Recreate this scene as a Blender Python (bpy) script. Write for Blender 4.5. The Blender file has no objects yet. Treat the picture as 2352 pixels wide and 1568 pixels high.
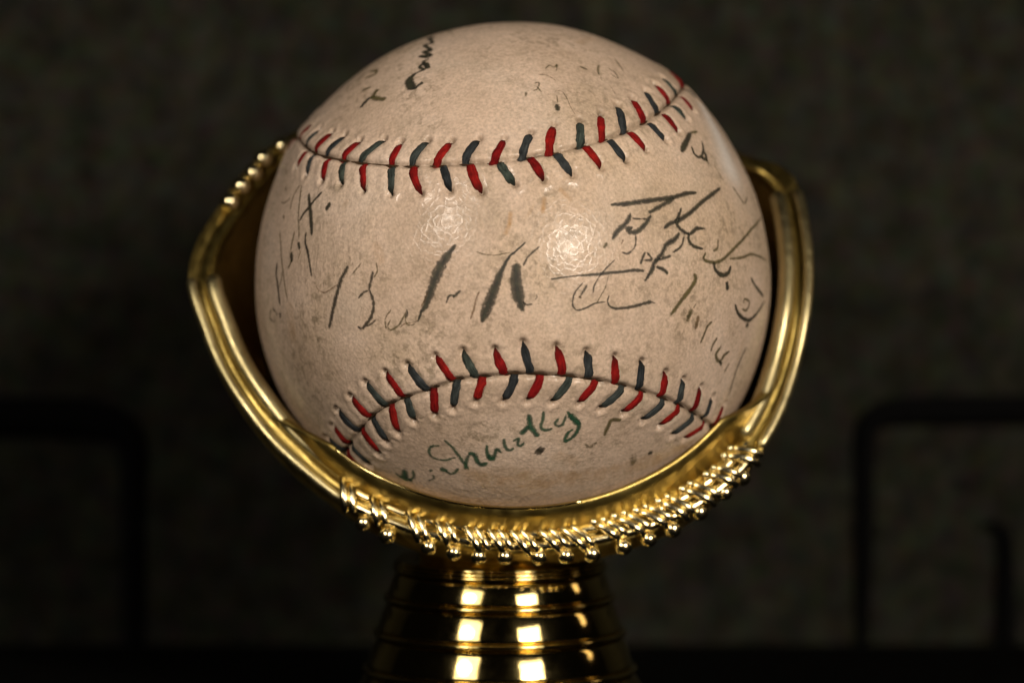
import bpy, math, random
import numpy as np
from mathutils import Vector

random.seed(7); np.random.seed(7)
scene = bpy.context.scene
COL = scene.collection

# ------------------------------------------------------------------ camera
R = 0.037                      # ball radius, metres
PITCH = math.radians(5.0)
D = 0.90                       # camera to ball centre
IW, CX, CY = 2352.0, 1176.0, 784.0
BX, BY, BR = 1177.5, 644.0, 592.5
FPX = BR / math.tan(math.asin(R / D))
RT = np.array([1.0, 0, 0])
FW = np.array([0, math.cos(PITCH), -math.sin(PITCH)])
UP = np.array([0, math.sin(PITCH), math.cos(PITCH)])
TW = -FW
CAMP = -((BX - CX) / FPX * D * RT + (CY - BY) / FPX * D * UP + D * FW)

cd = bpy.data.cameras.new('camera')
cam = bpy.data.objects.new('camera', cd); COL.objects.link(cam)
cam.location = Vector(CAMP)
cam.rotation_euler = (math.pi / 2 - PITCH, 0, 0)
cd.sensor_width = 36.0
cd.lens = 36.0 * FPX / IW
cd.clip_start = 0.01; cd.clip_end = 50
cd.dof.use_dof = True
cd.dof.focus_distance = D - 0.030
cd.dof.aperture_fstop = 10.5
cd.dof.aperture_blades = 9
scene.camera = cam

# ------------------------------------------------------------------ world, lamps, exposure
w = bpy.data.worlds.new('World'); scene.world = w; w.use_nodes = True
w.node_tree.nodes['Background'].inputs[0].default_value = (0.9, 0.75, 0.6, 1)
w.node_tree.nodes['Background'].inputs[1].default_value = 0.0015
vs = scene.view_settings
vs.view_transform = 'Standard'; vs.look = 'None'; vs.exposure = 0.12; vs.gamma = 1.0

def uvw(u, v, ww):             # camera-oriented axes through the ball centre, in metres
    return u * RT + v * UP + ww * TW

def lamp(name, pos, target, power, sx, sy, col):
    l = bpy.data.lights.new(name, 'AREA'); l.shape = 'RECTANGLE'
    l.size, l.size_y, l.energy, l.color = sx, sy, power, col
    o = bpy.data.objects.new(name, l); COL.objects.link(o)
    o.location = Vector(pos)
    o.rotation_euler = (Vector(target) - Vector(pos)).to_track_quat('-Z', 'Y').to_euler()
    return o
WARM = (1.0, 0.88, 0.74)
lamp('display_lamp', uvw(-.48, .33, .84), (0, 0, 0), 1.3, .34, .34, WARM)
lamp('display_lamp', uvw(.47, .25, .855), (0, 0, 0), 2.5, .36, .34, WARM)
lamp('side_lamp', uvw(.95, .42, -.02), (0, 0, -.01), 0.16, .10, .25, (1.0, .70, .40))
def spot(pos, aim, power, soft, deg):
    l = bpy.data.lights.new('spotlight', 'SPOT')
    l.energy, l.color, l.shadow_soft_size = power, WARM, soft
    l.spot_size, l.spot_blend = math.radians(deg), 1.0
    o = bpy.data.objects.new('spotlight', l); COL.objects.link(o)
    o.location = Vector(pos)
    o.rotation_euler = (Vector(aim) - o.location).to_track_quat('-Z', 'Y').to_euler()
spot(uvw(.465, .27, .82), uvw(.052, .046, 0), 63.0, .18, 17)
spot(uvw(-.50, .345, .80), uvw(.0, .01, 0), 14.0, .10, 17)

# ------------------------------------------------------------------ helpers
def link(o, parent=None):
    COL.objects.link(o)
    if parent is not None: o.parent = parent
    return o

def thing(name, label, cat, loc=(0, 0, 0)):
    o = bpy.data.objects.new(name, None); COL.objects.link(o)
    o.location = loc; o.empty_display_size = .01
    o['label'] = label; o['category'] = cat
    return o

def mesh_obj(name, verts, faces, mat, parent=None, smooth=True, loc=None):
    """verts are world positions; the object's origin goes to loc (or the verts' centre)"""
    v = np.asarray(verts, dtype=float)
    c = v.mean(axis=0) if loc is None else np.asarray(loc, float)
    me = bpy.data.meshes.new(name)
    me.from_pydata((v - c).tolist(), [], [tuple(f) for f in faces])
    if smooth: me.polygons.foreach_set('use_smooth', [True] * len(me.polygons))
    me.materials.append(mat)
    o = bpy.data.objects.new(name, me)
    link(o, parent)
    po = np.array(parent.location) if parent is not None else np.zeros(3)
    o.location = Vector(c - po)
    return o

def catmull(P, n, closed=False):
    P = np.asarray(P, float); m = len(P); out = []
    segs = m if closed else m - 1
    for i in range(segs):
        if closed:
            a, b, c, d = P[(i - 1) % m], P[i], P[(i + 1) % m], P[(i + 2) % m]
        else:
            b, c = P[i], P[i + 1]
            a = P[i - 1] if i > 0 else 2 * b - c
            d = P[i + 2] if i + 2 < m else 2 * c - b
        for k in range(n):
            t = k / n
            out.append(.5 * (2 * b + (c - a) * t + (2 * a - 5 * b + 4 * c - d) * t * t + (-a + 3 * b - 3 * c + d) * t ** 3))
    if not closed: out.append(P[-1])
    return np.array(out)

def resample(P, n, closed=False):
    Q = np.vstack([P, P[:1]]) if closed else P
    s = np.r_[0, np.cumsum(np.linalg.norm(np.diff(Q, axis=0), axis=1))]
    t = np.linspace(0, s[-1], n, endpoint=not closed)
    return np.stack([np.interp(t, s, Q[:, k]) for k in range(Q.shape[1])], axis=1)

def unit(a):
    a = np.asarray(a, float)
    return a / np.maximum(np.linalg.norm(a, axis=-1, keepdims=True), 1e-12)

def tube(path, rad, sides=10, caps=True, closed=False):
    """round tube along path; rad scalar or per-point; hemispherical-ish ends"""
    P = np.asarray(path, float); n = len(P)
    rr = np.full(n, rad) if np.isscalar(rad) else np.asarray(rad, float)
    if caps and not closed:        # add tapering end rings
        d0, d1 = unit(P[0] - P[1]), unit(P[-1] - P[-2])
        pre = [P[0] + d0 * rr[0] * math.sin(a) for a in (1.45, 1.1, .6)]
        prr = [rr[0] * math.cos(a) for a in (1.45, 1.1, .6)]
        post = [P[-1] + d1 * rr[-1] * math.sin(a) for a in (.6, 1.1, 1.45)]
        por = [rr[-1] * math.cos(a) for a in (.6, 1.1, 1.45)]
        P = np.vstack([pre, P, post]); rr = np.r_[prr, rr, por]; n = len(P)
    if closed: T = unit(np.roll(P, -1, 0) - np.roll(P, 1, 0))
    else: T = unit(np.gradient(P, axis=0))
    N = np.zeros_like(P)
    ref = np.array([.31, .52, .79]); N[0] = unit(np.cross(T[0], ref))
    for i in range(1, n):
        q = N[i - 1] - T[i] * np.dot(N[i - 1], T[i]); N[i] = unit(q)
    B = np.cross(T, N)
    V = []; F = []
    for i in range(n):
        for k in range(sides):
            a = 2 * math.pi * k / sides
            V.append(P[i] + rr[i] * (math.cos(a) * N[i] + math.sin(a) * B[i]))
    for i in range(n if closed else n - 1):
        j = (i + 1) % n
        for k in range(sides):
            l = (k + 1) % sides
            F.append((i * sides + k, i * sides + l, j * sides + l, j * sides + k))
    if not closed:
        F.append(tuple(range(sides - 1, -1, -1)))
        F.append(tuple((n - 1) * sides + k for k in range(sides)))
    return V, F

# ------------------------------------------------------------------ materials
class NT:
    def __init__(s, name):
        s.m = bpy.data.materials.new(name); s.m.use_nodes = True
        s.t = s.m.node_tree; s.n = s.t.nodes; s.l = s.t.links
        s.b = s.n['Principled BSDF']; s.out = s.n['Material Output']
    def add(s, typ, **kw):
        nd = s.n.new(typ)
        for k, v in kw.items(): setattr(nd, k, v)
        return nd
    def set(s, nd, **kw):
        for k, v in kw.items(): nd.inputs[k].default_value = v
    def link(s, a, b): s.l.new(a, b)
    def coord(s):
        return s.add('ShaderNodeTexCoord').outputs['Object']
    def noise(s, vec, scale, detail=3, rough=.55):
        nd = s.add('ShaderNodeTexNoise'); s.l.new(vec, nd.inputs['Vector'])
        nd.inputs['Scale'].default_value = scale; nd.inputs['Detail'].default_value = detail
        nd.inputs['Roughness'].default_value = rough
        return nd
    def ramp(s, fac, stops):
        r = s.add('ShaderNodeValToRGB'); s.l.new(fac, r.inputs['Fac'])
        e = r.color_ramp.elements
        while len(e) < len(stops): e.new(.5)
        for i, (p, c) in enumerate(stops):
            e[i].position = p; e[i].color = c if len(c) == 4 else (*c, 1)
        return r.outputs['Color']
    def mix(s, fac, a, b, blend='MIX'):
        m = s.add('ShaderNodeMix', data_type='RGBA', blend_type=blend)
        for val, sock in ((fac, m.inputs[0]), (a, m.inputs[6]), (b, m.inputs[7])):
            if hasattr(val, 'links') or hasattr(val, 'is_linked'): s.l.new(val, sock)
            else: sock.default_value = val if not isinstance(val, tuple) or len(val) == 4 else (*val, 1)
        return m.outputs[2]
    def math(s, op, a, b=0.0):
        m = s.add('ShaderNodeMath', operation=op)
        for val, sock in ((a, m.inputs[0]), (b, m.inputs[1])):
            if hasattr(val, 'is_linked'): s.l.new(val, sock)
            else: sock.default_value = val
        return m.outputs[0]
    def bump(s, h, strength, dist, prev=None):
        b = s.add('ShaderNodeBump'); s.l.new(h, b.inputs['Height'])
        b.inputs['Strength'].default_value = strength; b.inputs['Distance'].default_value = dist
        if prev is not None: s.l.new(prev, b.inputs['Normal'])
        return b.outputs['Normal']

def mat_leather():
    m = NT('old_leather'); c = m.coord()
    base = m.ramp(m.noise(c, 55, 5, .6).outputs['Fac'], [(.30, (.50, .370, .270)), (.52, (.635, .484, .375)), (.72, (.69, .55, .445))])
    # yellow-brown ageing in large clouds, grey handling smudges
    age = m.ramp(m.noise(c, 24, 5, .62).outputs['Fac'], [(.48, (0, 0, 0)), (.70, (1, 1, 1))])
    base = m.mix(m.math('MULTIPLY', age, .45), base, (.42, .29, .14))
    off = m.add('ShaderNodeMapping'); m.link(c, off.inputs[0]); off.inputs['Location'].default_value = (.3, .2, .7)
    smu = m.ramp(m.noise(off.outputs[0], 75, 5, .7).outputs['Fac'], [(.50, (0, 0, 0)), (.72, (1, 1, 1))])
    base = m.mix(m.math('MULTIPLY', smu, .36), base, (.27, .225, .15))
    # fine dirt in the pores, patchy
    sp = m.ramp(m.noise(c, 760, 3, .7).outputs['Fac'], [(.36, (1, 1, 1)), (.50, (0, 0, 0))])
    spb = m.ramp(m.noise(c, 95, 5, .7).outputs['Fac'], [(.38, (0, 0, 0)), (.62, (1, 1, 1))])
    base = m.mix(m.math('MULTIPLY', m.math('MULTIPLY', sp, spb), .7), base, (.17, .13, .075))
    grain = m.ramp(m.noise(c, 2300, 2, .6).outputs['Fac'], [(.3, (.80, .80, .80)), (.7, (1.14, 1.14, 1.14))])
    base = m.mix(1.0, base, grain, 'MULTIPLY')
    # stored on the cover: R = dark seam dirt, G = stains and painted gold reflection, B = painted sheen
    at = m.add('ShaderNodeAttribute', attribute_name='grime_tint')
    sep = m.add('ShaderNodeSeparateColor'); m.link(at.outputs['Color'], sep.inputs[0])
    nz = m.ramp(m.noise(c, 420, 4, .7).outputs['Fac'], [(.35, (.15, .15, .15)), (.65, (1, 1, 1))])
    base = m.mix(m.math('MULTIPLY', sep.outputs[0], nz), base, (.10, .068, .035))
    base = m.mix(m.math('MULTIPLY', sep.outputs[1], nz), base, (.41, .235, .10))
    base = m.mix(m.math('MULTIPLY', sep.outputs[2], .8), base, (.80, .755, .72))
    m.link(base, m.b.inputs['Base Color'])
    v = m.add('ShaderNodeTexVoronoi', feature='DISTANCE_TO_EDGE')
    wv = m.noise(c, 320, 2); 
    vm = m.add('ShaderNodeMix', data_type='VECTOR'); vm.inputs[0].default_value = .0018
    m.link(c, vm.inputs[4]); m.link(wv.outputs['Color'], vm.inputs[5]); 
    m.link(vm.outputs[1], v.inputs['Vector']); v.inputs['Scale'].default_value = 1020
    cells = m.ramp(v.outputs['Distance'], [(0.0, (1, 1, 1)), (.16, (.35, .35, .35)), (.5, (0, 0, 0))])
    big = m.noise(c, 300, 4, .6).outputs['Fac']
    fine = m.noise(c, 900, 3, .6).outputs['Fac']
    wr = m.add('ShaderNodeMapping'); m.link(c, wr.inputs[0])       # fine parallel creases in patches
    wr.inputs['Rotation'].default_value = (0, math.radians(32), 0); wr.inputs['Scale'].default_value = (1, 1, .22)
    wp = m.ramp(m.noise(off.outputs[0], 45, 3, .5).outputs['Fac'], [(.46, (0, 0, 0)), (.62, (1, 1, 1))])
    cr = m.math('MULTIPLY', m.noise(wr.outputs[0], 620, 3, .6).outputs['Fac'], wp)
    nb = m.bump(cr, .5, .0004, m.bump(fine, .15, .0002, m.bump(big, .18, .00035, m.bump(cells, .35, .00008))))
    nc = m.bump(cr, .10, .0004, m.bump(big, .05, .00035, m.bump(cells, .24, .00007)))
    m.link(nb, m.b.inputs['Normal'])
    m.set(m.b, Roughness=.6)
    m.b.inputs['Specular IOR Level'].default_value = .25
    m.link(m.ramp(v.outputs['Distance'], [(0.0, (.52, .52, .52)), (.10, (.40, .40, .40)), (.28, (.10, .10, .10))]), m.b.inputs['Coat Weight'])
    m.b.inputs['Coat Roughness'].default_value = .19
    m.link(nc, m.b.inputs['Coat Normal'])
    return m.m

def mat_thread(name, c0, c1):
    m = NT(name); c = m.coord()
    st = m.add('ShaderNodeAttribute', attribute_name='strand').outputs['Vector']   # round, along the thread
    n = m.noise(st, 3.0, 4, .7)
    col = m.ramp(n.outputs['Fac'], [(.32, c0), (.68, c1)])
    wear = m.ramp(m.noise(c, 700, 3, .6).outputs['Fac'], [(.35, (.55, .55, .55)), (.65, (1.15, 1.15, 1.15))])
    col = m.mix(1.0, col, wear, 'MULTIPLY')
    oi = m.add('ShaderNodeObjectInfo').outputs['Random']
    col = m.mix(1.0, col, m.ramp(oi, [(0, (.62, .62, .66)), (.5, (1, 1, 1)), (1, (1.15, 1.35, 1.0))]), 'MULTIPLY')
    at = m.add('ShaderNodeAttribute', attribute_name='grime_tint')
    col = m.mix(m.math('MULTIPLY', at.outputs['Fac'], .95), col, (.010, .008, .005))
    m.link(col, m.b.inputs['Base Color'])
    m.set(m.b, Roughness=.85)
    m.b.inputs['Specular IOR Level'].default_value = .1
    m.link(m.bump(n.outputs['Fac'], .9, .00016), m.b.inputs['Normal'])
    return m.m

def mat_ink(name, col, cover):
    """worn ink: pigment left in patches, skipping where the leather shows through"""
    m = NT(name); c = m.coord()
    m.set(m.b, Roughness=.6)
    m.link(m.ramp(m.noise(c, 1100, 3, .65).outputs['Fac'], [(.36, col), (.74, (col[0] * 2.2 + .015, col[1] * 2.2 + .018, col[2] * 1.8 + .006))]), m.b.inputs['Base Color'])
    at = m.add('ShaderNodeAttribute', attribute_name='ink')     # density along and across the stroke
    n = m.noise(c, 2300, 3, .7); n2 = m.noise(c, 520, 3, .6)
    s = m.math('ADD', m.math('MULTIPLY', n.outputs['Fac'], 1.15), m.math('SUBTRACT', m.math('MULTIPLY', n2.outputs['Fac'], .55), .35))
    th = m.math('ADD', m.math('SUBTRACT', at.outputs['Fac'], .92), s)
    th = m.math('MULTIPLY', th, 3.0)
    cl = m.add('ShaderNodeClamp'); m.link(th, cl.inputs[0])
    al = m.math('MULTIPLY', m.math('MULTIPLY', cl.outputs[0], cover), m.math('SUBTRACT', m.math('MULTIPLY', at.outputs['Fac'], 1.25), .25))
    al2 = m.add('ShaderNodeClamp'); m.link(al, al2.inputs[0]); al = al2.outputs[0]
    tr = m.add('ShaderNodeBsdfTransparent'); mx = m.add('ShaderNodeMixShader')
    m.link(al, mx.inputs[0]); m.link(tr.outputs[0], mx.inputs[1]); m.link(m.b.outputs[0], mx.inputs[2])
    m.link(mx.outputs[0], m.out.inputs[0])
    return m.m

def mat_gold(name, rough, c0=(.78, .62, .27), c1=(.64, .50, .19), bumpy=.0):
    m = NT(name); c = m.coord()
    n = m.noise(c, 160, 4, .6)
    m.link(m.ramp(n.outputs['Fac'], [(.35, c1), (.65, c0)]), m.b.inputs['Base Color'])
    m.set(m.b, Metallic=1.0)
    r = m.ramp(m.noise(c, 420, 4, .65).outputs['Fac'], [(.3, (rough * .75,) * 3), (.7, (rough * 1.35,) * 3)])
    m.link(r, m.b.inputs['Roughness'])
    if bumpy: m.link(m.bump(m.noise(c, 260, 3, .6).outputs['Fac'], bumpy, .0006), m.b.inputs['Normal'])
    return m.m

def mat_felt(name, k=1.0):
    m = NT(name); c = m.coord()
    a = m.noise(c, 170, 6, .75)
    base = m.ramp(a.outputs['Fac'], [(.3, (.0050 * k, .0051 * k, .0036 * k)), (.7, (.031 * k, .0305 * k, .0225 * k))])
    hue = m.add('ShaderNodeMix', data_type='RGBA', blend_type='OVERLAY')
    hue.inputs[0].default_value = .6
    m.link(base, hue.inputs[6]); m.link(m.noise(c, 330, 3, .6).outputs['Color'], hue.inputs[7])
    m.link(hue.outputs[2], m.b.inputs['Base Color'])
    m.set(m.b, Roughness=.95)
    m.b.inputs['Specular IOR Level'].default_value = .03
    f = m.noise(c, 1800, 3, .7)
    m.link(m.bump(f.outputs['Fac'], .9, .0008), m.b.inputs['Normal'])
    return m.m

M_LEATHER = mat_leather()
M_RED = mat_thread('red_thread', (.13, .004, .005), (.32, .012, .011))
M_GREY = mat_thread('blue_grey_thread', (.018, .022, .024), (.072, .080, .082))
M_SEAM = mat_thread('seam_thread', (.018, .010, .005), (.10, .055, .025))
M_INK = {'k': mat_ink('black_ink', (.018, .016, .012), .92), 'o': mat_ink('olive_ink', (.055, .045, .012), .8),
         'g': mat_ink('green_ink', (.010, .050, .030), .88), 'b': mat_ink('brown_ink', (.10, .055, .02), .75)}
M_GOLD = mat_gold('polished_gold', .07, bumpy=.035)
M_BEAD = mat_gold('bright_gold', .17, (.95, .82, .50), (.86, .72, .38))
M_SATIN = mat_gold('satin_gold', .36, (.62, .53, .29), (.50, .42, .21), .12)
M_CUP = mat_gold('cup_gold', .38, (.52, .39, .12), (.40, .29, .08), .2)
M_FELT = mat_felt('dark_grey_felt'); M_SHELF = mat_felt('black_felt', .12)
_m = NT('shadow_black'); _m.b.inputs['Base Color'].default_value = (.0015, .0015, .0015, 1)  # black that stands in for shade on the felt
_m.set(_m.b, Roughness=.85); _m.b.inputs['Specular IOR Level'].default_value = .05
M_BLACK = _m.m

# ------------------------------------------------------------------ setting: felt-covered wall and shelf
WALL_Y, SHELF_Z = .095, -.0655
def grid_sheet(p0, du, dv, n):
    V, F = [], []
    for i in range(n + 1):
        for j in range(n + 1): V.append(p0 + du * i / n + dv * j / n)
    for i in range(n):
        for j in range(n): F.append((i * (n + 1) + j, (i + 1) * (n + 1) + j, (i + 1) * (n + 1) + j + 1, i * (n + 1) + j + 1))
    return V, F
V, F = grid_sheet(np.array([-.32, WALL_Y, SHELF_Z]), np.array([.64, 0, 0]), np.array([0, 0, .36]), 12)
o = mesh_obj('wall', V, F, M_FELT); o['kind'] = 'structure'
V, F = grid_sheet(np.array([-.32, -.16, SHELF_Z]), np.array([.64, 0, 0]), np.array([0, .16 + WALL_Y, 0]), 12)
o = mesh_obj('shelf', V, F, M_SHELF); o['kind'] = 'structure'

def at_depth(x, y, Y):            # world point under photo pixel on the plane y = Y
    d = (x - CX) / FPX * RT + (CY - y) / FPX * UP + FW
    return CAMP + d * ((Y - CAMP[1]) / d[1])

# shadows on the felt with rounded corners, built as black bars against the wall
def slab(outline, y0, y1):
    """closed 2-D outline (x,z) extruded from y0 to y1 with a small bevel"""
    n = len(outline); V, F = [], []
    c = outline.mean(axis=0)
    rings = [(y1, 0.0), (y0 + .0006, 0.0), (y0, .0006)]
    seg = np.roll(outline, -1, 0) - np.roll(outline, 1, 0)
    nrm = unit(np.stack([seg[:, 1], -seg[:, 0]], 1))
    area = .5 * np.sum(outline[:, 0] * np.roll(outline[:, 1], -1) - np.roll(outline[:, 0], -1) * outline[:, 1])
    if area < 0: nrm = -nrm
    for y, ins in rings:
        q = outline - nrm * ins
        V += [(p[0], y, p[1]) for p in q]
    for r in range(2):
        for i in range(n):
            j = (i + 1) % n
            F.append((r * n + i, r * n + j, (r + 1) * n + j, (r + 1) * n + i))
    return V, F, n

def bar(p, width, y0, y1, flip=1):
    """ribbon along a 2-D centre line p (x,z) with per-point width, as a solid bar"""
    p = np.asarray(p, float); wd = np.asarray(width, float)
    T = unit(np.gradient(p, axis=0)); Nn = np.stack([-T[:, 1], T[:, 0]], 1)
    a = p + Nn * wd[:, None] / 2; b = p - Nn * wd[:, None] / 2
    n = len(p); V, F = [], []
    for i in range(n):
        bv = .0006
        na = Nn[i] * bv
        for q, y in ((a[i], y1), (a[i], y0 + bv), (a[i] - na, y0), (b[i] + na, y0), (b[i], y0 + bv), (b[i], y1)):
            V.append((q[0], y, q[1]))
    for i in range(n - 1):
        for k in range(5): F.append((i * 6 + k, i * 6 + k + 1, (i + 1) * 6 + k + 1, (i + 1) * 6 + k))
    F.append(tuple(range(6))); F.append(tuple((n - 1) * 6 + k for k in range(5, -1, -1)))
    return V, F

FY1, FY0 = WALL_Y - .0003, WALL_Y - .0018
def px(x, y): 
    q = at_depth(x, y, FY0); return np.array([q[0], q[2]])
def shadow_thing(label, pts, widths, split, group=None):
    P = catmull([px(*p) for p in pts], 6); 
    Wd = np.interp(np.linspace(0, len(pts) - 1, len(P)), range(len(pts)), widths) * R / BR * 1.12
    P[-1][1] = SHELF_Z
    k = split * 6
    base = np.array([P[-1][0], WALL_Y, SHELF_Z])
    t = thing('felt_shadow', label, 'shadow_band', base)
    V, F = bar(P[:k + 1], Wd[:k + 1], FY0, FY1); mesh_obj('top_band', V, F, M_BLACK, t)
    V, F = bar(P[k:], Wd[k:], FY0 + .0001, FY1); mesh_obj('side_band', V, F, M_BLACK, t)
    t['group'] = 'dark shadow shapes on the felt wall'
    return t
shadow_thing('dark shadow with a rounded corner, built as black bars on the felt wall, right of the gold stand',
            [(2700, 940), (2500, 940), (2340, 941), (2200, 942), (2080, 944), (2028, 952), (2000, 975), (1990, 1010), (1989, 1070), (1989, 1200), (1988, 1300), (1984, 1400), (1984, 1450)],
            [66, 66, 66, 66, 64, 60, 52, 46, 44, 42, 40, 30, 26], 7)
shadow_thing('dark shadow with a rounded corner, built as black bars on the shadowed felt wall, left of gold stand',
            [(-500, 955), (-300, 955), (-140, 955), (0, 955), (150, 958), (235, 966), (282, 990), (300, 1035), (302, 1090), (302, 1200), (302, 1300), (303, 1400), (304, 1450)],
            [86, 86, 86, 88, 90, 88, 76, 60, 54, 50, 50, 46, 44], 7)
# slim hooked shadow inside the right-hand one, also built as a black bar
P = [px(2262, 1205), px(2290, 1208), px(2308, 1226), px(2313, 1260), px(2314, 1330), px(2316, 1450)]
P = catmull(P, 5); P[-1][1] = SHELF_Z
t = thing('slim_shadow', 'slim hooked shadow built as a black bar, inside the right dark shadow', 'shadow_hook', (P[-1][0], WALL_Y, SHELF_Z))
V, F = bar(P, np.interp(np.linspace(0, 1, len(P)), [0, .25, .5, 1], [10, 26, 34, 46]) * R / BR * 1.12, FY0, FY1)
mesh_obj('shadow_bar', V, F, M_BLACK, t)  # dark bar drawn where shade falls on the felt

# ------------------------------------------------------------------ baseball: where things lie on it
def on_ball(x, y):                # photo pixel (2352 wide) -> unit vector on the ball
    d = (x - CX) / FPX * RT + (CY - y) / FPX * UP + FW
    d = d / np.linalg.norm(d)
    b = np.dot(CAMP, d); c = np.dot(CAMP, CAMP) - R * R
    disc = b * b - c
    s = -b - math.sqrt(disc) if disc > 0 else -b
    p = CAMP + d * s
    return p / np.linalg.norm(p)

S = 2352.0 / 4096.0
CROP = {'E': (1000, 60, 1.96), 'D': (1900, 60, 1.68), 'A': (1000, 660, 1.96), 'B': (1800, 760, 2.24),
        'C': (2300, 660, 1.568), 'F': (1200, 1300, 2.24), 'G': (2100, 1300, 2.24)}
def cp(c, x, y):
    ox, oy, k = CROP[c]
    return on_ball((ox + x / k) * S, (oy + y / k) * S)

SEAM_UP = [(1180, 545), (1199, 558), (1219, 583), (1255, 610), (1296, 626), (1357, 639), (1434, 652), (1510, 659), (1587, 665), (1638, 667), (1714, 666),
           (1791, 664), (1867, 658), (1954, 656), (2019, 648), (2073, 640), (2138, 629), (2215, 616), (2287, 598), (2329, 588), (2394, 569),
           (2454, 550), (2507, 527), (2567, 497), (2614, 468), (2662, 429), (2698, 393), (2727, 352), (2739, 325)]
SEAM_LO = [(1375, 1838), (1392, 1796), (1405, 1769), (1441, 1720), (1486, 1666), (1521, 1641), (1557, 1617), (1620, 1588), (1695, 1566), (1736, 1550), (1794, 1528),
           (1825, 1517), (1870, 1511), (1923, 1506), (2004, 1497), (2048, 1493), (2115, 1493), (2182, 1497), (2247, 1500), (2301, 1507), (2354, 1514), (2408, 1523),
           (2466, 1534), (2515, 1547), (2551, 1558), (2587, 1569), (2636, 1586), (2676, 1602), (2716, 1618), (2761, 1645), (2796, 1666), (2819, 1686), (2841, 1706), (2862, 1728)]
def seam_path(pts):
    q = np.array([on_ball(x * S, y * S) for x, y in pts])
    q = catmull(q, 6)
    for _ in range(3): q[1:-1] = (q[:-2] + 2 * q[1:-1] + q[2:]) / 4
    return unit(q)
up, lo = seam_path(SEAM_UP), seam_path(SEAM_LO)
def extend(path, ang, step=.02):  # carry the seam on round the far side, keeping its curvature
    p = path[::-1] if ang < 0 else path
    a, b, c = p[-40], p[-20], p[-1]
    t = unit(np.cross(np.cross(c, c - b), c)); t0 = unit(np.cross(np.cross(b, b - a), b))
    turn = np.dot(np.cross(t0, t), c) / max(np.linalg.norm(c - b), 1e-6)
    out = []; n = int(abs(ang) / step)
    turn = max(-1.0, min(1.0, turn))
    for i in range(n):
        c = unit(c + t * step); t = unit(t - c * np.dot(t, c))
        s = np.cross(c, t); t = unit(t + s * turn * step)
        out.append(c)
    e = np.array(out)
    return e[::-1] if ang < 0 else e
ext = {k: (extend(p, -.55), extend(p, .55)) for k, p in (('up', up), ('lo', lo))}
up_all = resample(np.vstack([ext['up'][0], up, ext['up'][1]]), 420)
lo_all = resample(np.vstack([ext['lo'][0], lo, ext['lo'][1]]), 420)
SEAMS = unit(np.vstack([up_all, lo_all]))

# stitches: crop, (end at the seam), (end at the hole), colour
ST = '''E 400 970 490 870 r;E 445 1020 545 905 g;E 510 1075 640 930 r;E 590 1105 740 950 g;E 715 1150 860 995 r;E 855 1150 1050 985 g;E 1095 1190 1185 1010 r;E 1260 1180 1395 1000 g;E 1450 1195 1580 1005 r;E 1680 1180 1795 985 g
D 110 1010 195 840 r;D 310 985 375 800 g;D 495 950 530 750 r;D 690 900 700 725 g;D 845 855 840 680 r;D 985 800 950 620 g;D 1120 730 1050 575 r;D 1210 660 1140 520 g;D 1295 600 1205 475 r;D 1335 530 1250 430 g;D 1385 490 1275 380 r
E 365 985 305 1080 r;E 450 1080 375 1190 r;E 500 1105 450 1250 g;E 615 1140 575 1295 r;E 740 1160 720 1320 g;E 895 1165 890 1370 r;E 1120 1185 1105 1395 g;E 1285 1170 1340 1395 r;E 1510 1185 1570 1375 g;E 1725 1170 1815 1390 r
D 165 1000 265 1140 g;D 360 970 455 1110 r;D 545 940 650 1075 g;D 725 890 840 1025 r;D 895 855 1005 980 g;D 1030 800 1140 910 r;D 1160 740 1270 845 g;D 1255 680 1360 790 r;D 1320 620 1415 705 g;D 1375 560 1460 650 r;D 1405 510 1490 585 g
F 425 1110 265 1000 g;F 455 1045 315 900 r;F 540 935 350 755 g;F 645 820 470 640 r;F 790 715 600 515 g;F 930 635 775 425 r;F 1165 580 975 360 g;F 1380 500 1220 280 r;F 1600 470 1465 235 g;F 1850 445 1750 220 r;F 2075 435 2000 160 g
G 330 455 280 195 r;G 565 475 545 240 g;G 810 525 800 285 r;G 1010 575 1040 330 g;G 1205 640 1250 425 r;G 1360 700 1410 490 g;G 1490 770 1565 560 r;G 1590 820 1665 650 g;G 1670 880 1770 710 r
F 440 1110 590 1300 r;F 480 1070 630 1230 g;F 570 920 715 1135 r;F 670 830 785 1035 g;F 840 710 885 950 r;F 980 660 1025 840 g;F 1220 565 1215 790 r;F 1430 490 1375 730 g;F 1660 465 1580 670 r;F 1935 440 1825 670 g
G 145 440 25 665 r;G 410 460 245 680 g;G 645 490 485 690 r;G 875 540 675 735 g;G 1050 590 875 770 r;G 1240 660 1050 840 g;G 1390 720 1205 890 r;G 1510 790 1310 970 g;G 1590 880 1420 1000 r;G 1640 945 1520 1070 g;G 1690 970 1590 1110 r'''
STITCH = []
for line in ST.split('\n'):
    for s in line.split(';'):
        c, x0, y0, x1, y1, k = s.split()
        a = cp(c, float(x0), float(y0)); b = cp(c, float(x1), float(y1))
        STITCH.append((a, b, k))
# unseen stitches on the continued seam
def far_stitches(path, flip):
    s = resample(path, max(3, int(np.linalg.norm(np.diff(path, axis=0), axis=1).sum() * R / .0031)))
    for i in range(1, len(s)):
        t = unit(s[i] - s[i - 1])
        for sd in (1, -1):
            side = np.cross(s[i], t) * sd
            STITCH.append((s[i], unit(s[i] + side * .105 + t * flip * .035), 'rg'[(i + (sd > 0)) % 2]))
far_stitches(ext['up'][0][:-3], 1); far_stitches(ext['up'][1][3:], -1)
far_stitches(ext['lo'][0][:-3], -1); far_stitches(ext['lo'][1][3:], 1)

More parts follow.
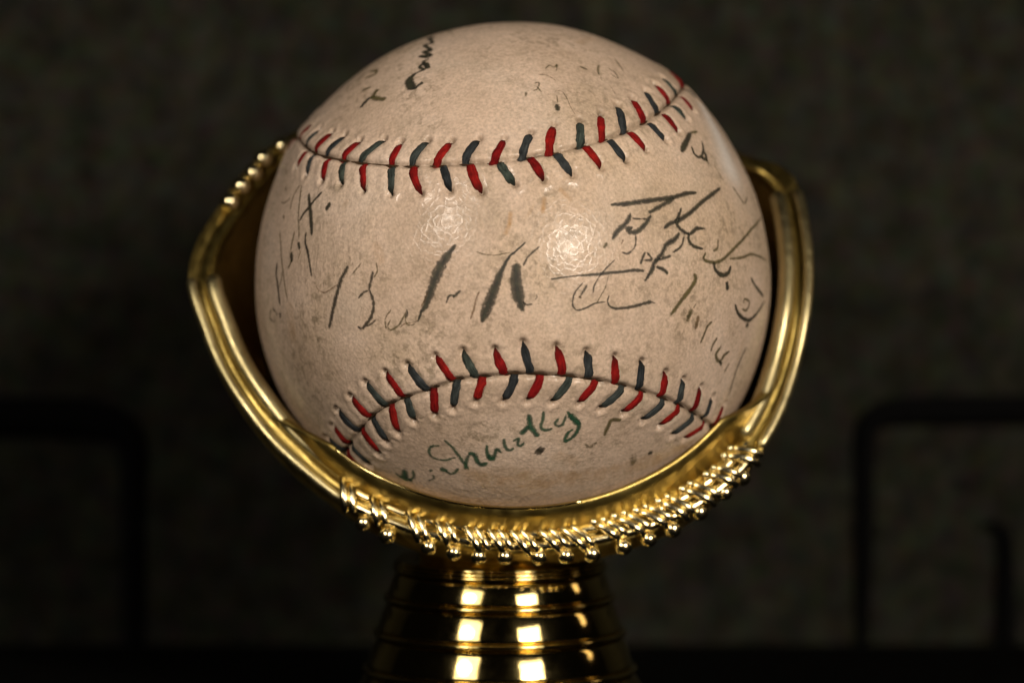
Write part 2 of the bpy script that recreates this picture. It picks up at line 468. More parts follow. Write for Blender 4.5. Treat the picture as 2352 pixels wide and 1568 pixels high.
def relief(P):
    """height (m) of the leather above the sphere at unit vectors P, and seam grime"""
    h = np.zeros(len(P)); g = np.zeros(len(P))
    for i in range(0, len(P), 40000):
        q = P[i:i + 40000]
        dm = np.max(q @ SEAMS.T, axis=1)
        d = np.arccos(np.clip(dm, -1, 1)) * R * 1000      # mm from the seam
        h[i:i + 40000] = .24 * np.exp(-(d / 3.3) ** 2) + .30 * np.exp(-(d / 8.0) ** 2) - .50 * np.exp(-(d / .42) ** 2)
        g[i:i + 40000] = .85 * np.exp(-(d / .40) ** 2)
    for a, b, k in STITCH:
        mid = unit(a + b)
        idx = np.where(P @ mid > math.cos(.13))[0]
        if len(idx) == 0: continue
        q = P[idx]; ab = b - a; L = np.linalg.norm(ab)
        t = np.clip(((q - a) @ ab) / (L * L), 0, 1)
        ds = np.linalg.norm(q - (a + t[:, None] * ab), axis=1) * R * 1000
        dt = np.linalg.norm(q - (b + ab / L * .006), axis=1) * R * 1000
        along = ((q - b) @ ab) / L * R * 1000
        h[idx] += -.26 * np.exp(-(ds / .62) ** 2) + .10 * np.exp(-((ds - 1.25) / .7) ** 2) * np.sin(np.clip(t, .02, .98) * math.pi)
        h[idx] += -.55 * np.exp(-(dt / .40) ** 2) + .11 * np.exp(-((dt - .95) / .5) ** 2) * (along > -.1)
        g[idx] = np.maximum(g[idx], .95 * np.exp(-(dt / .42) ** 2))
    h += .10 * np.sin(P[:, 0] * 3.1 + 1) * np.sin(P[:, 2] * 2.7 + .4) + .05 * np.sin(P[:, 0] * 9 + P[:, 2] * 7) + .03 * np.sin(P[:, 2] * 17 - P[:, 0] * 11)
    return h * .001, g

# ------------------------------------------------------------------ cover: one dense closed skin
ball = thing('baseball', 'old signed baseball in worn cream leather with red and blue-grey stitches in gold stand', 'baseball')
def cube_sphere(n):
    a = np.tan(np.linspace(-math.pi / 4, math.pi / 4, n + 1))
    U, W_ = np.meshgrid(a, a, indexing='ij'); one = np.ones_like(U)
    faces3 = [(U, W_, one), (W_, U, -one), (one, U, W_), (-one, W_, U), (W_, one, U), (U, -one, W_)]
    V = np.vstack([np.stack(f, -1).reshape(-1, 3) for f in faces3])
    V = unit(V)
    key = np.round(V * 2e5).astype(np.int64)
    _, first, inv = np.unique(key, axis=0, return_index=True, return_inverse=True)
    inv = inv.reshape(-1)
    I = np.arange((n + 1) ** 2).reshape(n + 1, n + 1)
    q = np.stack([I[:-1, :-1], I[1:, :-1], I[1:, 1:], I[:-1, 1:]], -1).reshape(-1, 4)
    Q = np.vstack([q + k * (n + 1) ** 2 for k in range(6)])
    return V[first], inv[Q]
N_ = 330
BV, BQ = cube_sphere(N_)
hgt, grime_tint = relief(BV)
pos = BV * (R + hgt)[:, None]
me = bpy.data.meshes.new('cover')
me.vertices.add(len(pos)); me.vertices.foreach_set('co', pos.astype(np.float32).ravel())
me.loops.add(BQ.size); me.loops.foreach_set('vertex_index', BQ.astype(np.int32).ravel())
me.polygons.add(len(BQ)); me.polygons.foreach_set('loop_start', np.arange(0, BQ.size, 4, dtype=np.int32))
me.polygons.foreach_set('use_smooth', np.ones(len(BQ), dtype=bool))
me.update(calc_edges=True)
# tan stains and dark spots, plus gold reflection painted amber along the lower edge
tan = np.zeros(len(BV))
STAINS_AND_REFLECTION = [('B', [(545, 215), (535, 300), (500, 390)], 36, 1.0), ('B', [(842, 85), (830, 190)], 38, .85), ('B', [(990, 5), (1075, 80)], 38, .75),
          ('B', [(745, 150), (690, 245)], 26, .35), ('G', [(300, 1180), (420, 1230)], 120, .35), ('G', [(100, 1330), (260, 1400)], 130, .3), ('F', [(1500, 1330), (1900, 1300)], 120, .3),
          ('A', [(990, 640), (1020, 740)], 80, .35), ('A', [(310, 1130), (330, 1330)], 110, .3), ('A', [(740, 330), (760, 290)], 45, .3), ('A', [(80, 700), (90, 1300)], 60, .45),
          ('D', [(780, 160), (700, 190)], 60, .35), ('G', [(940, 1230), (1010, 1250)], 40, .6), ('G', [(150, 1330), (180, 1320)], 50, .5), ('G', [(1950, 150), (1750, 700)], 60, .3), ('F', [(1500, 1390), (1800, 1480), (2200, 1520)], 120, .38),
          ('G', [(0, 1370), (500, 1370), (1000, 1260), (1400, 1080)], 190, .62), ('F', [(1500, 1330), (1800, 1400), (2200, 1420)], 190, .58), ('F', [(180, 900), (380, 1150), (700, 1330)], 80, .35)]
for c, pts, wd, s in STAINS_AND_REFLECTION:
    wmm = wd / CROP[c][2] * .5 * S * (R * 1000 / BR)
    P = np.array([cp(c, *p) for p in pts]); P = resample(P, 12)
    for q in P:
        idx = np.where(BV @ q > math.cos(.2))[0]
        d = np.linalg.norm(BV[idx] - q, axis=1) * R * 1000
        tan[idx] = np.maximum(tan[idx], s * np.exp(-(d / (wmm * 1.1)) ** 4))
painted_sheen = np.zeros(len(BV))              # shiny reflection painted pale beside the end of the upper seam
P = resample(np.array([cp('D', *p) for p in [(1530, 640), (1600, 760), (1670, 900), (1715, 1020)]]), 14)
for n_, q in enumerate(P):
    idx = np.where(BV @ q > math.cos(.2))[0]
    d = np.linalg.norm(BV[idx] - q, axis=1) * R * 1000
    painted_sheen[idx] = np.maximum(painted_sheen[idx], .85 * np.exp(-(d / (1.3 + .12 * n_)) ** 2))
rgba = np.stack([grime_tint, tan, painted_sheen, np.ones_like(tan)], 1).astype(np.float32)
ca = me.color_attributes.new('grime_tint', 'FLOAT_COLOR', 'POINT'); ca.data.foreach_set('color', rgba.ravel())  # seam dirt, stains with painted gold reflection, painted sheen
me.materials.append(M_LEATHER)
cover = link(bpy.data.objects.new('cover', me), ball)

# seam thread lying in the groove
for path in (up_all, lo_all):
    q = resample(path, 260); q = unit(q) * (R - .00012)
    V, F = tube(q, .00021, 7); mesh_obj('seam', V, F, M_SEAM, ball)

# stitches: flattened threads that dive into their holes
def stitch(a, b, k):
    n, sides = 13, 9
    t = np.linspace(0, 1, n)
    ab = b - a; L = np.linalg.norm(ab)
    mid = unit(a + b); sd = unit(np.cross(mid, ab))
    bow = random.uniform(.02, .06) * L * random.choice((1, 1, -1))
    dirs = unit(a[None] - ab * .05 + (ab * 1.09)[None] * t[:, None] + sd[None] * (bow * np.sin(t * math.pi))[:, None])
    base = relief(dirs)[0]
    lift = .00014 * np.sin(np.clip(t * 1.0, 0, 1) * math.pi) ** .5 - .00035 * np.clip((t - .86) / .14, 0, 1) ** 2 - .0002 * np.clip((.1 - t) / .1, 0, 1)
    base = np.maximum(base, -.00035)
    C = dirs * (R + base + lift)[:, None]
    wk = random.uniform(.9, 1.1)
    hw = wk * np.interp(t, [0, .1, .35, .7, .88, 1], [.54, .63, .66, .62, .50, .16]) * .001
    hh = np.interp(t, [0, .2, .8, 1], [.16, .20, .20, .12]) * .001
    T = unit(np.gradient(C, axis=0)); V, F, G, ST_ = [], [], [], []
    hw = hw * np.random.uniform(.90, 1.10, n)
    sid = random.uniform(0, 50); wv = [random.uniform(0, 6) for _ in range(2)]
    for i in range(n):
        s = unit(np.cross(dirs[i], T[i])); u = np.cross(T[i], s)
        if np.dot(u, dirs[i]) < 0: u = -u
        for j in range(sides):
            an = 2 * math.pi * j / sides
            ply = 1 + .13 * math.sin(4 * an + t[i] * 7 + wv[0]) + .06 * math.sin(t[i] * 11 + wv[1])
            ST_.append((sid + math.cos(an) * .9, math.sin(an) * .9, t[i] * .9))
            V.append(C[i] + s * hw[i] * math.cos(an) * ply + u * hh[i] * math.sin(an) * ply)
            G.append(min(1, max(0, (t[i] - .72) / .26) ** 1.3 + .5 * max(0, (.16 - t[i]) / .16)))
    for i in range(n - 1):
        for j in range(sides):
            l = (j + 1) % sides
            F.append((i * sides + j, i * sides + l, (i + 1) * sides + l, (i + 1) * sides + j))
    F.append(tuple(range(sides))); F.append(tuple((n - 1) * sides + j for j in range(sides)))
    o = mesh_obj('stitch', V, F, M_RED if k == 'r' else M_GREY, ball)
    at = o.data.attributes.new('grime_tint', 'FLOAT', 'POINT'); at.data.foreach_set('value', np.array(G, dtype=np.float32))
    at = o.data.attributes.new('strand', 'FLOAT_VECTOR', 'POINT'); at.data.foreach_set('vector', np.array(ST_, dtype=np.float32).ravel())
    o['label'] = 'red stitch' if k == 'r' else 'blue-grey stitch'
for a, b, k in STITCH: stitch(a, b, k)

# ------------------------------------------------------------------ ink writing
# crop; ink; width (photo px); density; points x,y ... (optional w: widths along)
INK = {
 'faded olive-black autograph running down the left of the ball': '''
A o 8 .7 415,160 400,260 388,350 383,420 385,500 383,580
A k 15 1 470,230 475,330 483,440 485,545
A k 9 1 575,215 520,270 470,330 420,390 395,435
A k 15 1 605,342 618,325 630,310
A o 7 .75 400,165 360,220 330,300 322,350
A o 7 .6 245,300 290,290 320,260
A o 8 .7 290,170 288,205
A o 7 .5 300,40 295,80
A o 10 .55 260,395 268,420
A o 8 .5 135,470 140,490
A k 9 .9 440,530 432,600 450,680 470,800 480,870
A o 7 .8 235,500 238,620 245,760 260,880 275,980 290,1050
A o 7 .8 350,520 330,600 315,680
A k 17 1 318,690 325,750
A o 8 .8 325,740 295,810
A k 13 .95 380,610 385,655
A o 5 .7 385,655 390,690 370,740
A k 11 .95 208,770 200,850 212,930 222,1020 235,1100
A o 6 .7 245,840 240,900 225,960
A k 7 .7 165,1130 158,1190 190,1230
A k 7 .7 175,1120 200,1150 215,1180
A k 13 .85 235,1165 240,1190
A k 5 .6 195,1190 200,1240''',
 'large worn black autograph across the centre of the ball': '''
A b 5 .5 500,900 530,970 580,1000 640,970 690,930
A k 14 .78 770,795 735,860 705,930 680,1020 655,1120 635,1220 620,1270
A o 6 .52 880,765 840,810 800,860
A k 10 .74 965,840 955,890 945,930 935,975
A k 7 .74 935,980 890,1000 850,1045
A o 6 .66 975,880 1000,830 990,760
A k 10 .76 940,980 965,1050 970,1120 950,1190 910,1250 880,1280 850,1265
A k 6 .6 905,1265 950,1245 990,1210
A o 7 .68 1060,1210 1070,1280
A o 6 .64 1105,1215 1085,1262 1110,1288 1160,1262 1200,1205 1225,1150
A o 5 .6 1225,1150 1222,1215 1250,1252 1300,1240
A o 5 .64 1060,1210 1080,1170 1110,1130
A k 8 .68 1230,1130 1235,1170 1220,1190
A b 4 .58 1185,1270 1220,1240 1290,1230 1325,1210
A k 25 .97 1600,640 1545,715 1490,800 1460,870 1430,950 1400,1040 1370,1120 1345,1150 1325,1210 w 6 20 29 28 24 20 14 8 5
A b 5 .6 1400,990 1370,1050 1345,1110
A k 7 .8 1540,1080 1560,1030 1590,1020 1600,1040
A k 10 .8 1600,1030 1650,985
A b 7 .7 1800,990 1770,1060 1755,1130 1730,1210
B k 30 1.05 655,490 600,540 540,590 500,650 460,730 420,830 385,920 350,1010 320,1080 295,1160 w 5 6 8 10 14 22 28 31 28 10
B o 4 .66 235,550 300,575 400,585 480,570 540,560
B k 7 .72 805,505 740,560 690,610 655,680
B k 34 1.05 595,690 590,780 600,870 615,950 645,1055 w 22 31 34 34 12
B k 6 .75 655,1000 690,1025 735,1020
B k 5 .45 760,980 780,960 770,940
B k 9 .85 900,800 1000,785 1100,770 1250,760 1400,745 1550,730 1650,718 1740,725 w 7 5 4 8 11 9 11 9
B k 6 .66 1480,620 1400,700 1340,770 1290,860 1280,920
B k 6 .74 1190,830 1130,900 1100,970 1100,1040 1140,1075 1210,1055 1280,1020 1340,1005 1390,1000
B k 9 .72 1225,850 1190,910 1160,960
B b 9 .65 1155,955 1170,965
B o 5 .66 1420,760 1390,870 1340,960 1310,1010
B k 11 .8 1420,950 1410,1000 1430,1040 1480,1060 1560,1055 1650,1040 1730,1015 1800,1000 w 4 5 6 8 9 10 11 14
B k 5 .5 1800,1000 1840,1015''',
 'dark autograph slanting down the right of the ball': '''
C k 12 .88 220,252 300,248 400,235 500,222 600,208 700,180 760,175
C k 11 .8 620,210 560,245 500,280 460,300
C k 12 .82 470,320 450,355 410,400 380,420 340,420 330,400 355,395
C k 13 .8 345,310 330,350 290,390 260,420 235,465
C k 6 .7 350,335 400,340 450,340
C o 8 .75 200,490 180,520
C k 6 .62 380,440 375,510 330,555 290,545
C b 4 .55 300,470 290,500
C k 11 .88 915,140 850,190 780,245 720,300 650,345 600,365 555,395
C k 10 .88 665,270 640,340 640,380 680,420 720,430 760,400 810,400
C k 9 .88 710,430 710,470 740,510 800,525
C k 13 .85 650,430 620,470 570,500 540,560 500,610 480,660 435,725
C k 7 .72 680,450 660,510 610,550
C k 8 .75 600,570 530,590 500,600
C k 9 .85 510,640 550,655 580,680
C k 7 .7 440,545 420,590 410,620
C k 7 .68 450,550 480,590 430,600
C o 7 .65 895,460 890,520 860,540
C o 9 .85 815,550 805,590 850,610 900,605 940,580 1000,520 1060,460 1110,400 1170,320
C k 11 .95 870,615 880,660 920,690 960,675 975,635
C k 13 1 950,735 955,780
C o 8 .7 960,590 1050,580 1100,560 1150,570 1200,600
C k 9 .85 1100,705 1130,760 1180,830
C k 10 .92 1000,870 1020,930 1060,965 1100,965 1150,910 1185,850
C o 7 .75 1040,900 1070,910 1090,860 1060,840 1050,870
C k 12 .75 1068,1005 1085,1000''',
 'olive autograph at the lower right of the ball': '''
C o 12 .95 745,685 755,720 720,780 660,860 600,940
C o 14 .8 735,905 700,975
C b 11 .8 775,945 755,1030
C o 4 .5 760,870 740,900
C o 8 .75 860,980 830,1010 800,1080 785,1110
C o 8 .7 890,1080 860,1130 850,1165
C o 10 .85 915,1135 880,1190 905,1230 935,1190 965,1170
C k 10 .8 905,1230 915,1250
C o 7 .65 965,1240 930,1300
C k 7 .85 1075,1140 1040,1210 1000,1310 955,1440''',
 'black autograph at the upper right edge of the ball': '''
D k 16 1 1440,800 1410,860 1380,925
D o 8 .8 1440,800 1490,790
D k 9 .85 1450,890 1470,940 1510,960 1530,910 1520,850
D k 12 .9 1540,930 1550,970 1520,965
D o 8 .75 1550,970 1570,1005
D o 6 .5 1600,1000 1650,1080 1670,1110
D o 9 .7 1730,1150 1790,1240 1810,1270
D o 7 .7 1830,1220 1815,1270''',
 'faint grey-olive writing at the top right of the ball': '''
D o 8 .62 340,520 342,555
D o 5 .6 395,465 430,460 420,500 390,515
D o 4 .55 410,480 450,530
D o 5 .6 470,370 500,345 530,360 550,340 545,390
D b 4 .6 430,410 480,410 545,450
D o 8 .75 700,350 755,375
D o 7 .65 830,340 825,380 830,410
D o 4 .5 840,420 850,450
D o 5 .65 890,360 940,400 955,435 900,400
D o 5 .65 930,290 1000,400
D o 4 .5 530,520 580,520 610,560 620,580
D o 4 .5 545,540 555,600
D k 12 .9 548,610 555,650
D b 3 .5 620,580 640,630 670,690
D b 3 .5 900,480 940,550''',
 'black autograph at the top left of the ball': '''
E k 12 1.1 1350,535 1320,555 1290,577 1262,558 1250,512 1275,480 1310,455 1370,430 w 10 6 11 19 18 10 6 7
E k 9 .95 1370,430 1330,410 1380,380 1400,420 1360,370 1400,350
E k 10 .95 1400,340 1330,325 1420,320 1360,290 1420,280 1370,240 1430,220 1400,180 1450,180
E o 7 .7 1500,130 1590,130''',
 'faded olive marks near the left end of the upper seam': '''
E o 9 .75 940,450 990,440 980,470 900,500
E o 7 .7 880,590 950,570
E o 13 .85 1000,590 970,630 960,650
E o 13 .85 950,640 1010,660 1065,660
E k 11 .9 870,725 900,690 940,650''',
 'green autograph below the lower seam': '''
F g 14 1 2050,800 2065,900 2100,950 2130,990
F g 13 1 2050,900 1980,975
F g 8 .74 1255,1072 1179,1081 1160,1139 1198,1186 1293,1205 1400,1180
F g 9 .78 1293,1024 1350,1072 1408,1148 1465,1224 1512,1290
F g 16 1 1265,1285 1310,1305
F g 10 .8 1310,1310 1370,1330 1420,1280
F g 9 .8 1480,1290 1490,1220 1520,1150
F g 13 1 1520,1150 1560,1155 1590,1220 1630,1248 1670,1230
F g 10 .88 1674,1072 1679,1148 1703,1196 1741,1186 1760,1110 1803,1138
F g 15 .9 1690,1170 1730,1190
F g 9 .82 1827,1015 1836,1081 1874,1119 1912,1100
F g 8 .82 1912,1034 1960,1015 1950,1062 1979,1081 2007,1043
F g 16 1 941,1285 941,1386
F g 14 .95 893,1345 1012,1390
F g 8 .75 860,1315 905,1357
F g 8 .8 1010,1290 1020,1350 980,1390
F g 9 .7 1180,1290 1170,1310
F g 8 .65 1150,1390 1200,1370 1190,1340
G g 9 .82 165,770 160,830 145,910 190,940 240,920
G g 8 .8 300,830 270,880 300,900 340,880 370,790
G g 16 1.1 405,800 440,840 480,875
G g 10 1 380,770 420,830 480,870 475,930 430,1000 360,1040 380,970 430,930''',
 'small olive ink spots low on the ball': '''
G k 26 .95 125,1120 142,1128
G o 11 .95 850,840 780,840 750,880 710,990
G o 10 .6 540,1070 590,1090 640,1050
G k 15 .85 1108,1140 1130,1138
G o 20 .5 960,1160 970,1250
G o 9 .5 1330,1010 1360,1025''',
}
MMPX = R / BR * S                     # metres per photo pixel (4096 scale) on the ball
for label, text in INK.items():
    buckets = {}
    for line in text.strip().split('\n'):
        f = line.split()
        c, ink, wd, dens = f[0], f[1], float(f[2]), float(f[3])
        ws = None; rest = f[4:]
        if 'w' in rest:
            k = rest.index('w'); ws = [float(z) for z in rest[k + 1:]]; rest = rest[:k]
        pts = [tuple(map(float, p.split(','))) for p in rest]
        P3 = np.array([cp(c, *p) for p in pts])
        ext_ = wd * .55 * MMPX / R                     # pen strokes run on past the sampled ends
        P3[0] += unit(P3[0] - P3[1]) * ext_; P3[-1] += unit(P3[-1] - P3[-2]) * ext_
        d3 = unit(catmull(P3, 7))
        n = len(d3)
        jit = np.random.normal(0, .0010, d3.shape); 
        d3 = unit(d3 + np.vstack([jit[:1] * 0, (jit[:-2] + jit[1:-1] + jit[2:]) / 3, jit[:1] * 0]) * .6)
        if ws is None:
            W = wd * np.interp(np.linspace(0, 1, n), [0, .12, .5, .88, 1], [.55, .95, 1.0, .9, .45])
        else:
            W = np.interp(np.linspace(0, len(pts) - 1, n), np.linspace(0, len(pts) - 1, len(ws)), ws)
        W = W * {'E': 1.4, 'D': 1.25, 'F': 1.3, 'G': 1.3, 'C': 1.3, 'A': 1.1, 'B': 1.0}[c]
        if c == 'E': dens = dens * 1.2
        if c in 'CD': dens = min(1.1, dens + .08)
        W = W * np.random.uniform(.85, 1.15, n) * 1.95
        T = unit(np.gradient(d3, axis=0)); sd = unit(np.cross(d3, T))
        Vv, Ff, A = buckets.setdefault(ink, ([], [], []))
        o0 = len(Vv)
        cross = (-1.0, -.62, 0.0, .62, 1.0); prof = (0.2, .72, 1.0, .72, 0.2)
        for i in range(n):
            endf = min(1, (i + .6) / 1.8, (n - 1 - i + .6) / 1.8)
            for cc, pr in zip(cross, prof):
                q = unit(d3[i] + sd[i] * cc * W[i] * random.uniform(.95, 1.05) * .5 * MMPX / R)
                Vv.append(q); A.append((dens * .5 + .5) * pr * endf + (.0 if pr else -.25))
        for i in range(n - 1):
            for k in range(4):
                a = o0 + i * 5 + k; Ff.append((a, a + 1, a + 6, a + 5))
    # one autograph = one part; its inks are material slots of that part
    allV, allF, allA, mats, mi = [], [], [], [], []
    for ink, (Vv, Ff, A) in buckets.items():
        off = len(allV); allV += Vv; allA += A
        allF += [tuple(z + off for z in f) for f in Ff]; mi += [len(mats)] * len(Ff); mats.append(M_INK[ink])
    q = np.array(allV); h, _ = relief(q)
    layer = .00003 + .000012 * (list(INK).index(label) % 3)
    o = mesh_obj('ink_mark' if 'spots' in label or 'marks' in label else 'autograph', q * (R + h + layer)[:, None], allF, mats[0], ball)
    for mm in mats[1:]: o.data.materials.append(mm)
    o.data.polygons.foreach_set('material_index', mi)
    at = o.data.attributes.new('ink', 'FLOAT', 'POINT'); at.data.foreach_set('value', np.array(allA, dtype=np.float32))
    o['label'] = label

# ------------------------------------------------------------------ gold glove stand
AX = -.050 * R                        # the pedestal's axis sits a little left of the ball's centre
stand = thing('trophy_stand', 'polished gold trophy stand shaped as an open baseball glove on a ribbed round pedestal', 'trophy stand', (AX, 0, SHELF_Z))

RIM = [  # photo px and depth toward the camera (ball radii)
 (463, 652, .00), (490, 740, .06), (528, 833, .12), (586, 926, .19), (665, 1020, .25), (800, 1130, .32), (900, 1180, .37), (1000, 1212, .40),
 (1165, 1236, .42), (1300, 1232, .41), (1400, 1215, .39), (1500, 1186, .36), (1600, 1138, .31), (1690, 1062, .25), (1758, 963, .17), (1804, 838, .08),
 (1830, 710, .02), (1834, 590, -.08), (1811, 452, -.24), (1765, 395, -.36), (1660, 360, -.6), (1450, 240, -.85), (1178, 200, -.98), (900, 230, -.85), (700, 320, -.52),
 (607, 385, -.34), (535, 478, -.22), (478, 570, -.10)]
def px3(x, y, wd):
    k = (D - wd * R) / D
    u = ((x - CX) / FPX * D * k) - (BX - CX) / FPX * D
    v = ((CY - y) / FPX * D * k) - (CY - BY) / FPX * D
    return uvw(u, v, wd * R)
rim = resample(catmull(np.array([px3(*p) for p in RIM]), 12, True), 324, True)
NR = len(rim)
POLE = unit(uvw(0, -.62, -.78))
Rn = unit(rim)                                        # radial
Tn = unit(np.roll(rim, -2, 0) - np.roll(rim, 2, 0))   # along the rim
En = unit(POLE[None] - Rn * (Rn @ POLE)[:, None]); En = -En   # away from the pole: the way the lip faces
def nearest(x, y):
    q = []
    for p in rim:
        d = p - CAMP; z = d @ FW
        q.append(((d @ RT) / z * FPX + CX - x) ** 2 + (CY - (d @ UP) / z * FPX - y) ** 2)
    return int(np.argmin(q))

# cup: inner and outer skins joined over the lip
n_t = 26; V, F = [], []
lipw = .066 * R
rows = []
rl = np.linalg.norm(rim, axis=1)[:, None]
def shell(t, off):
    ang = np.arccos(np.clip(Rn @ POLE, -1, 1))[:, None]
    s = (np.sin((1 - t) * ang) * Rn + np.sin(t * ang) * POLE[None]) / np.sin(ang)
    r = rl[:, 0] + off
    deep = 1.045 * R + (off if off > 0 else 0)
    k = min(1, t / .55); k = k * k * (3 - 2 * k)
    return s * (r * (1 - k) + deep * k)[:, None]
for j in range(n_t, -1, -1): rows.append(shell(j / n_t * .985, -.045 * R))
rows[-1] = rows[-1] + En * .012 * R
hs, he = nearest(600, 945), nearest(1795, 870)          # the heel's edge rises past the lacing, close to the ball
HE = np.zeros(NR); sp_ = np.arange(hs, he + 1)
HE[sp_] = .145 * np.clip(np.sin(np.linspace(0, math.pi, len(sp_))) * 2.2, 0, 1) ** 1.3
def edge(r, back=0.0, k=1.0):
    e = np.maximum(HE - back, 0)[:, None]
    d = Rn * np.cos(e) + En * np.sin(e)
    f = np.clip(HE / .145, 0, 1)[:, None] * k
    return d * (rl * (1 - f) + r * R * f)
rows.append(edge(1.014) - Rn * .045 * R * (1 - HE / .145)[:, None] + En * .012 * R)
rows.append(edge(1.022) + En * (.014 * R))
rows.append(edge(1.032) - Rn * .020 * R * (1 - HE / .145)[:, None] + En * (.010 * R))
rows.append(edge(1.045, .035) - Rn * .020 * R * (1 - HE / .145)[:, None] + En * (.0 * R))
rows.append(edge(1.058, .09) - Rn * .020 * R * (1 - HE / .145)[:, None] - En * (.008 * R))
rows.append(rim - Rn * .020 * R - En * .016 * R)
rows.append(rim + Rn * .020 * R - En * .018 * R)
o_rows = [shell(j / n_t * .985, .050 * R) for j in range(0, n_t + 1)]
for j, r_ in enumerate(o_rows): rows.append(r_ + (En * .010 * R if j == 0 else 0))
for r_ in rows: V += list(r_)
for j in range(len(rows) - 1):
    for i in range(NR):
        k = (i + 1) % NR
        F.append((j * NR + i, j * NR + k, (j + 1) * NR + k, (j + 1) * NR + i))
F.append(tuple(range(NR - 1, -1, -1))); F.append(tuple((len(rows) - 1) * NR + i for i in range(NR)))
mesh_obj('glove_cup', V, F, M_CUP, stand)

# piping down both sides of the glove: an inner and an outer welt
iL0, iL1 = nearest(455, 652), nearest(800, 1130)
iR0, iR1 = nearest(1735, 1010), nearest(1822, 452)
def span(i0, i1):
    return np.arange(i0, i1 + (NR if i1 < i0 else 0) + 1) % NR
for i0, i1, nm in ((iL0, iL1, 'left'), (iR0, iR1, 'right')):
    ids = span(i0, i1)
    V, F = tube(rim[ids] - Rn[ids] * .046 * R + En[ids] * .010 * R, .034 * R, 14); mesh_obj('piping', V, F, M_SATIN, stand)
    V, F = tube(rim[ids] + Rn[ids] * .036 * R + En[ids] * .006 * R, .022 * R, 14); mesh_obj('piping', V, F, M_SATIN, stand)
# thin rounded lip along the raised heel edge
ids = span(nearest(770, 1105), nearest(1340, 1230))
V, F = tube((edge(1.024) + En * .014 * R)[ids], .006 * R, 8); mesh_obj('inner_lip', V, F, M_GOLD, stand)

# laced heel: two cords, wrapped by slanting lace loops, each loop ending in a round knot
h0, h1 = nearest(792, 1125), nearest(1722, 1030)
ids = span(h0, h1)
for off, rr in ((-.016, .019), (.032, .019)):
    V, F = tube(rim[ids] + Rn[ids] * off * R + En[ids] * .008 * R, rr * R, 10); mesh_obj('cord', V, F, M_BEAD, stand)
def sphere_mesh(c, r, n=10):
    V, F = [c + np.array([0, 0, r])], []
    for i in range(1, n):
        a = math.pi * i / n
        for k in range(2 * n):
            b = math.pi * k / n
            V.append(c + r * np.array([math.sin(a) * math.cos(b), math.sin(a) * math.sin(b), math.cos(a)]))
    V.append(c - np.array([0, 0, r])); m = 2 * n
    for k in range(m): F.append((0, 1 + k, 1 + (k + 1) % m))
    for i in range(n - 2):
        for k in range(m):
            l = (k + 1) % m
            F.append((1 + i * m + k, 1 + (i + 1) * m + k, 1 + (i + 1) * m + l, 1 + i * m + l))
    for k in range(m): F.append((len(V) - 1, 1 + (n - 2) * m + (k + 1) % m, 1 + (n - 2) * m + k))
    return V, F
LOOPS = [(800, 1118), (868, 1150), (950, 1190), (1012, 1212), (1075, 1228), (1130, 1234), (1192, 1236), (1255, 1236), (1312, 1232), (1385, 1218), (1440, 1204), (1490, 1190), (1545, 1166), (1600, 1138), (1650, 1098), (1693, 1058)]
for q, (x, y) in enumerate(LOOPS):
    i = nearest(x, y); sl = .055 if x < 1500 else .04
    k = np.linspace(-1, 1, 15)
    jj = random.uniform(.85, 1.2)
    path = [rim[i] + Rn[i] * ((.010 + .050 * a * jj) * R) + Tn[i] * (sl * .75 * a * jj) * R + En[i] * (.010 + .026 * math.sqrt(max(0, 1 - a * a))) * R for a in k]
    rr = .0155 * R * np.interp(k, [-1, -.5, .5, 1], [.9, 1.15, 1.15, .9])
    V, F = tube(np.array(path), rr, 9); mesh_obj('lace_loop', V, F, M_BEAD, stand)
    path2 = [p + Tn[i] * .036 * R + En[i] * .002 * R - Rn[i] * .006 * R for p in path[2:-1]]
    V, F = tube(np.array(path2), rr[2:-1] * .85, 9); mesh_obj('lace_loop', V, F, M_BEAD, stand)
    c0 = path[0] + En[i] * .016 * R
    V, F = sphere_mesh(c0, .021 * R, 8); mesh_obj('knot', V, F, M_BEAD, stand)
    V, F = sphere_mesh(c0 + Tn[i] * .038 * R + En[i] * .004 * R, .017 * R, 8); mesh_obj('knot', V, F, M_BEAD, stand)
KNOTS = [(835, 1200), (890, 1228), (985, 1255), (1043, 1268), (1100, 1276), (1160, 1277), (1238, 1277), (1300, 1275), (1360, 1271), (1432, 1254), (1490, 1237), (1545, 1214), (1607, 1175), (1665, 1130), (1705, 1095)]
for x, y in KNOTS:
    i = nearest(x, y - 42)
    wd = (rim[i] @ TW) / R + .02
    c0 = px3(x, y, wd)
    V, F = sphere_mesh(c0, .033 * R * random.uniform(.92, 1.08), 10); mesh_obj('knot', V, F, M_BEAD, stand)
    # short stem holding the knot against the cup
    V, F = tube(np.array([c0, rim[i] + Rn[i] * .045 * R - En[i] * .03 * R]), .013 * R, 8); mesh_obj('knot_stem', V, F, M_GOLD, stand)
# knots along the far finger edge, upper left
for (x, y, wd) in [(654, 343, -.42), (611, 371, -.36), (588, 404, -.32), (560, 434, -.28), (534, 470, -.24)]:
    V, F = sphere_mesh(px3(x - 6, y - 6, wd + .04), .038 * R, 10); mesh_obj('knot', V, F, M_BEAD, stand)

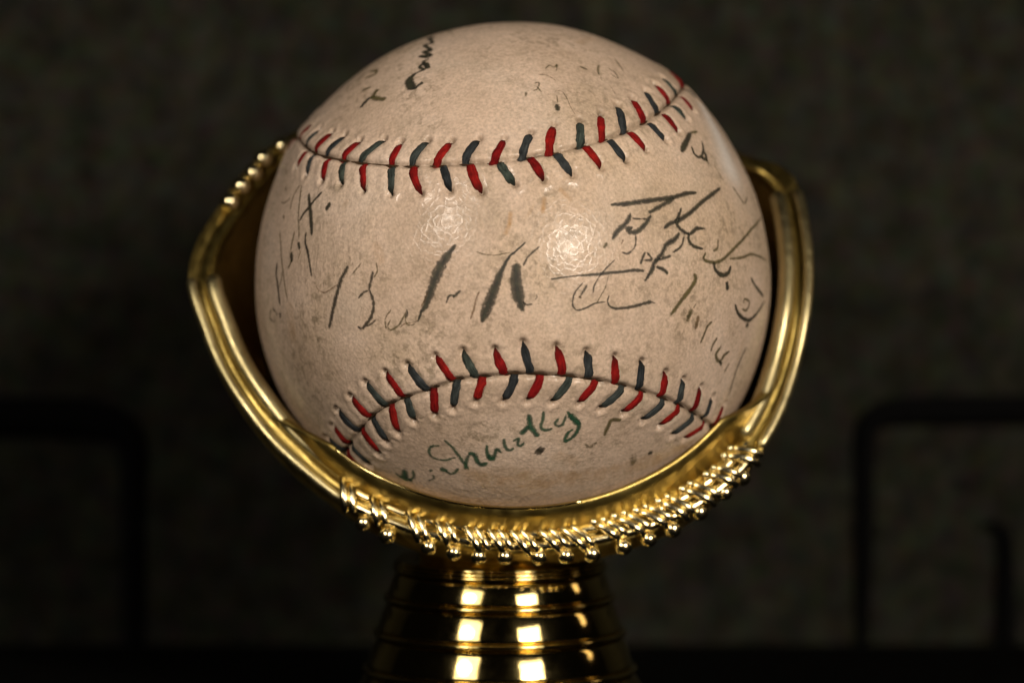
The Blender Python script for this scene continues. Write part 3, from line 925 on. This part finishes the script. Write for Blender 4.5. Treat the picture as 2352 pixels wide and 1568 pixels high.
# ribbed pedestal, turned about a vertical axis
def lathe(prof, n=96):
    V, F = [], []
    for r, z in prof:
        for k in range(n):
            a = 2 * math.pi * k / n
            V.append((AX + r * math.cos(a), r * math.sin(a), z))
    for j in range(len(prof) - 1):
        for k in range(n):
            l = (k + 1) % n
            F.append((j * n + k, (j + 1) * n + k, (j + 1) * n + l, j * n + l))
    F.append(tuple(range(n))); F.append(tuple((len(prof) - 1) * n + k for k in range(n - 1, -1, -1)))
    return V, F
SV = math.sin(PITCH + .043); CV = math.cos(PITCH + .043)
def pz(y, r): return (-(y - BY) / BR + r * SV) / CV * R     # height of a ring whose front shows at photo row y
def ring(y, r, rad):                                       # half-round bead
    z = pz(y, r)
    return [((r - rad * .6) * R, z + rad * R)] + [((r + rad * math.cos(a)) * R, z + rad * R * math.sin(a)) for a in np.linspace(1.35, -1.35, 9)] + [((r - rad * .6) * R, z - rad * R)]
def tier(y0, r0, y1, r1, bul=.003):
    z0, z1 = pz(y0, r0), pz(y1, r1)
    p = [((r0 - .02) * R, z0 + .001 * R)]
    for t in np.linspace(0, 1, 15):
        e = .010 * (max(0, 1 - t / .12) ** 2) + .006 * (max(0, 1 - (1 - t) / .10) ** 2)
        p.append(((r0 + (r1 - r0) * t + bul * math.sin(math.pi * t) - e) * R, z0 + (z1 - z0) * t))
    p.append(((r1 - .02) * R, z1 - .001 * R))
    return p
neck = [(.30 * R, -1.02 * R), (.33 * R, -1.08 * R), (.36 * R, pz(1318, .36)), (.36 * R, pz(1345, .36))]
V, F = lathe(neck); mesh_obj('neck', V, F, M_GOLD, stand)
for y, r, rad in ((1315, .400, .008), (1324, .408, .008), (1332, .412, .007), (1402, .446, .008), (1486, .487, .009), (1574, .528, .010)):
    V, F = lathe(ring(y, r, rad)); mesh_obj('ring', V, F, M_GOLD, stand)
for a in ((1338, .404, 1396, .437), (1408, .437, 1480, .478), (1492, .478, 1568, .519), (1580, .519, 1640, .575)):
    V, F = lathe(tier(*a)); mesh_obj('tier', V, F, M_GOLD, stand)
zb = pz(1640, .575)
V, F = lathe([(.55 * R, zb - .001 * R), (.62 * R, zb - .02 * R), (.66 * R, (zb + SHELF_Z) / 2), (.68 * R, SHELF_Z + .03 * R), (.67 * R, SHELF_Z)])
mesh_obj('foot', V, F, M_GOLD, stand)
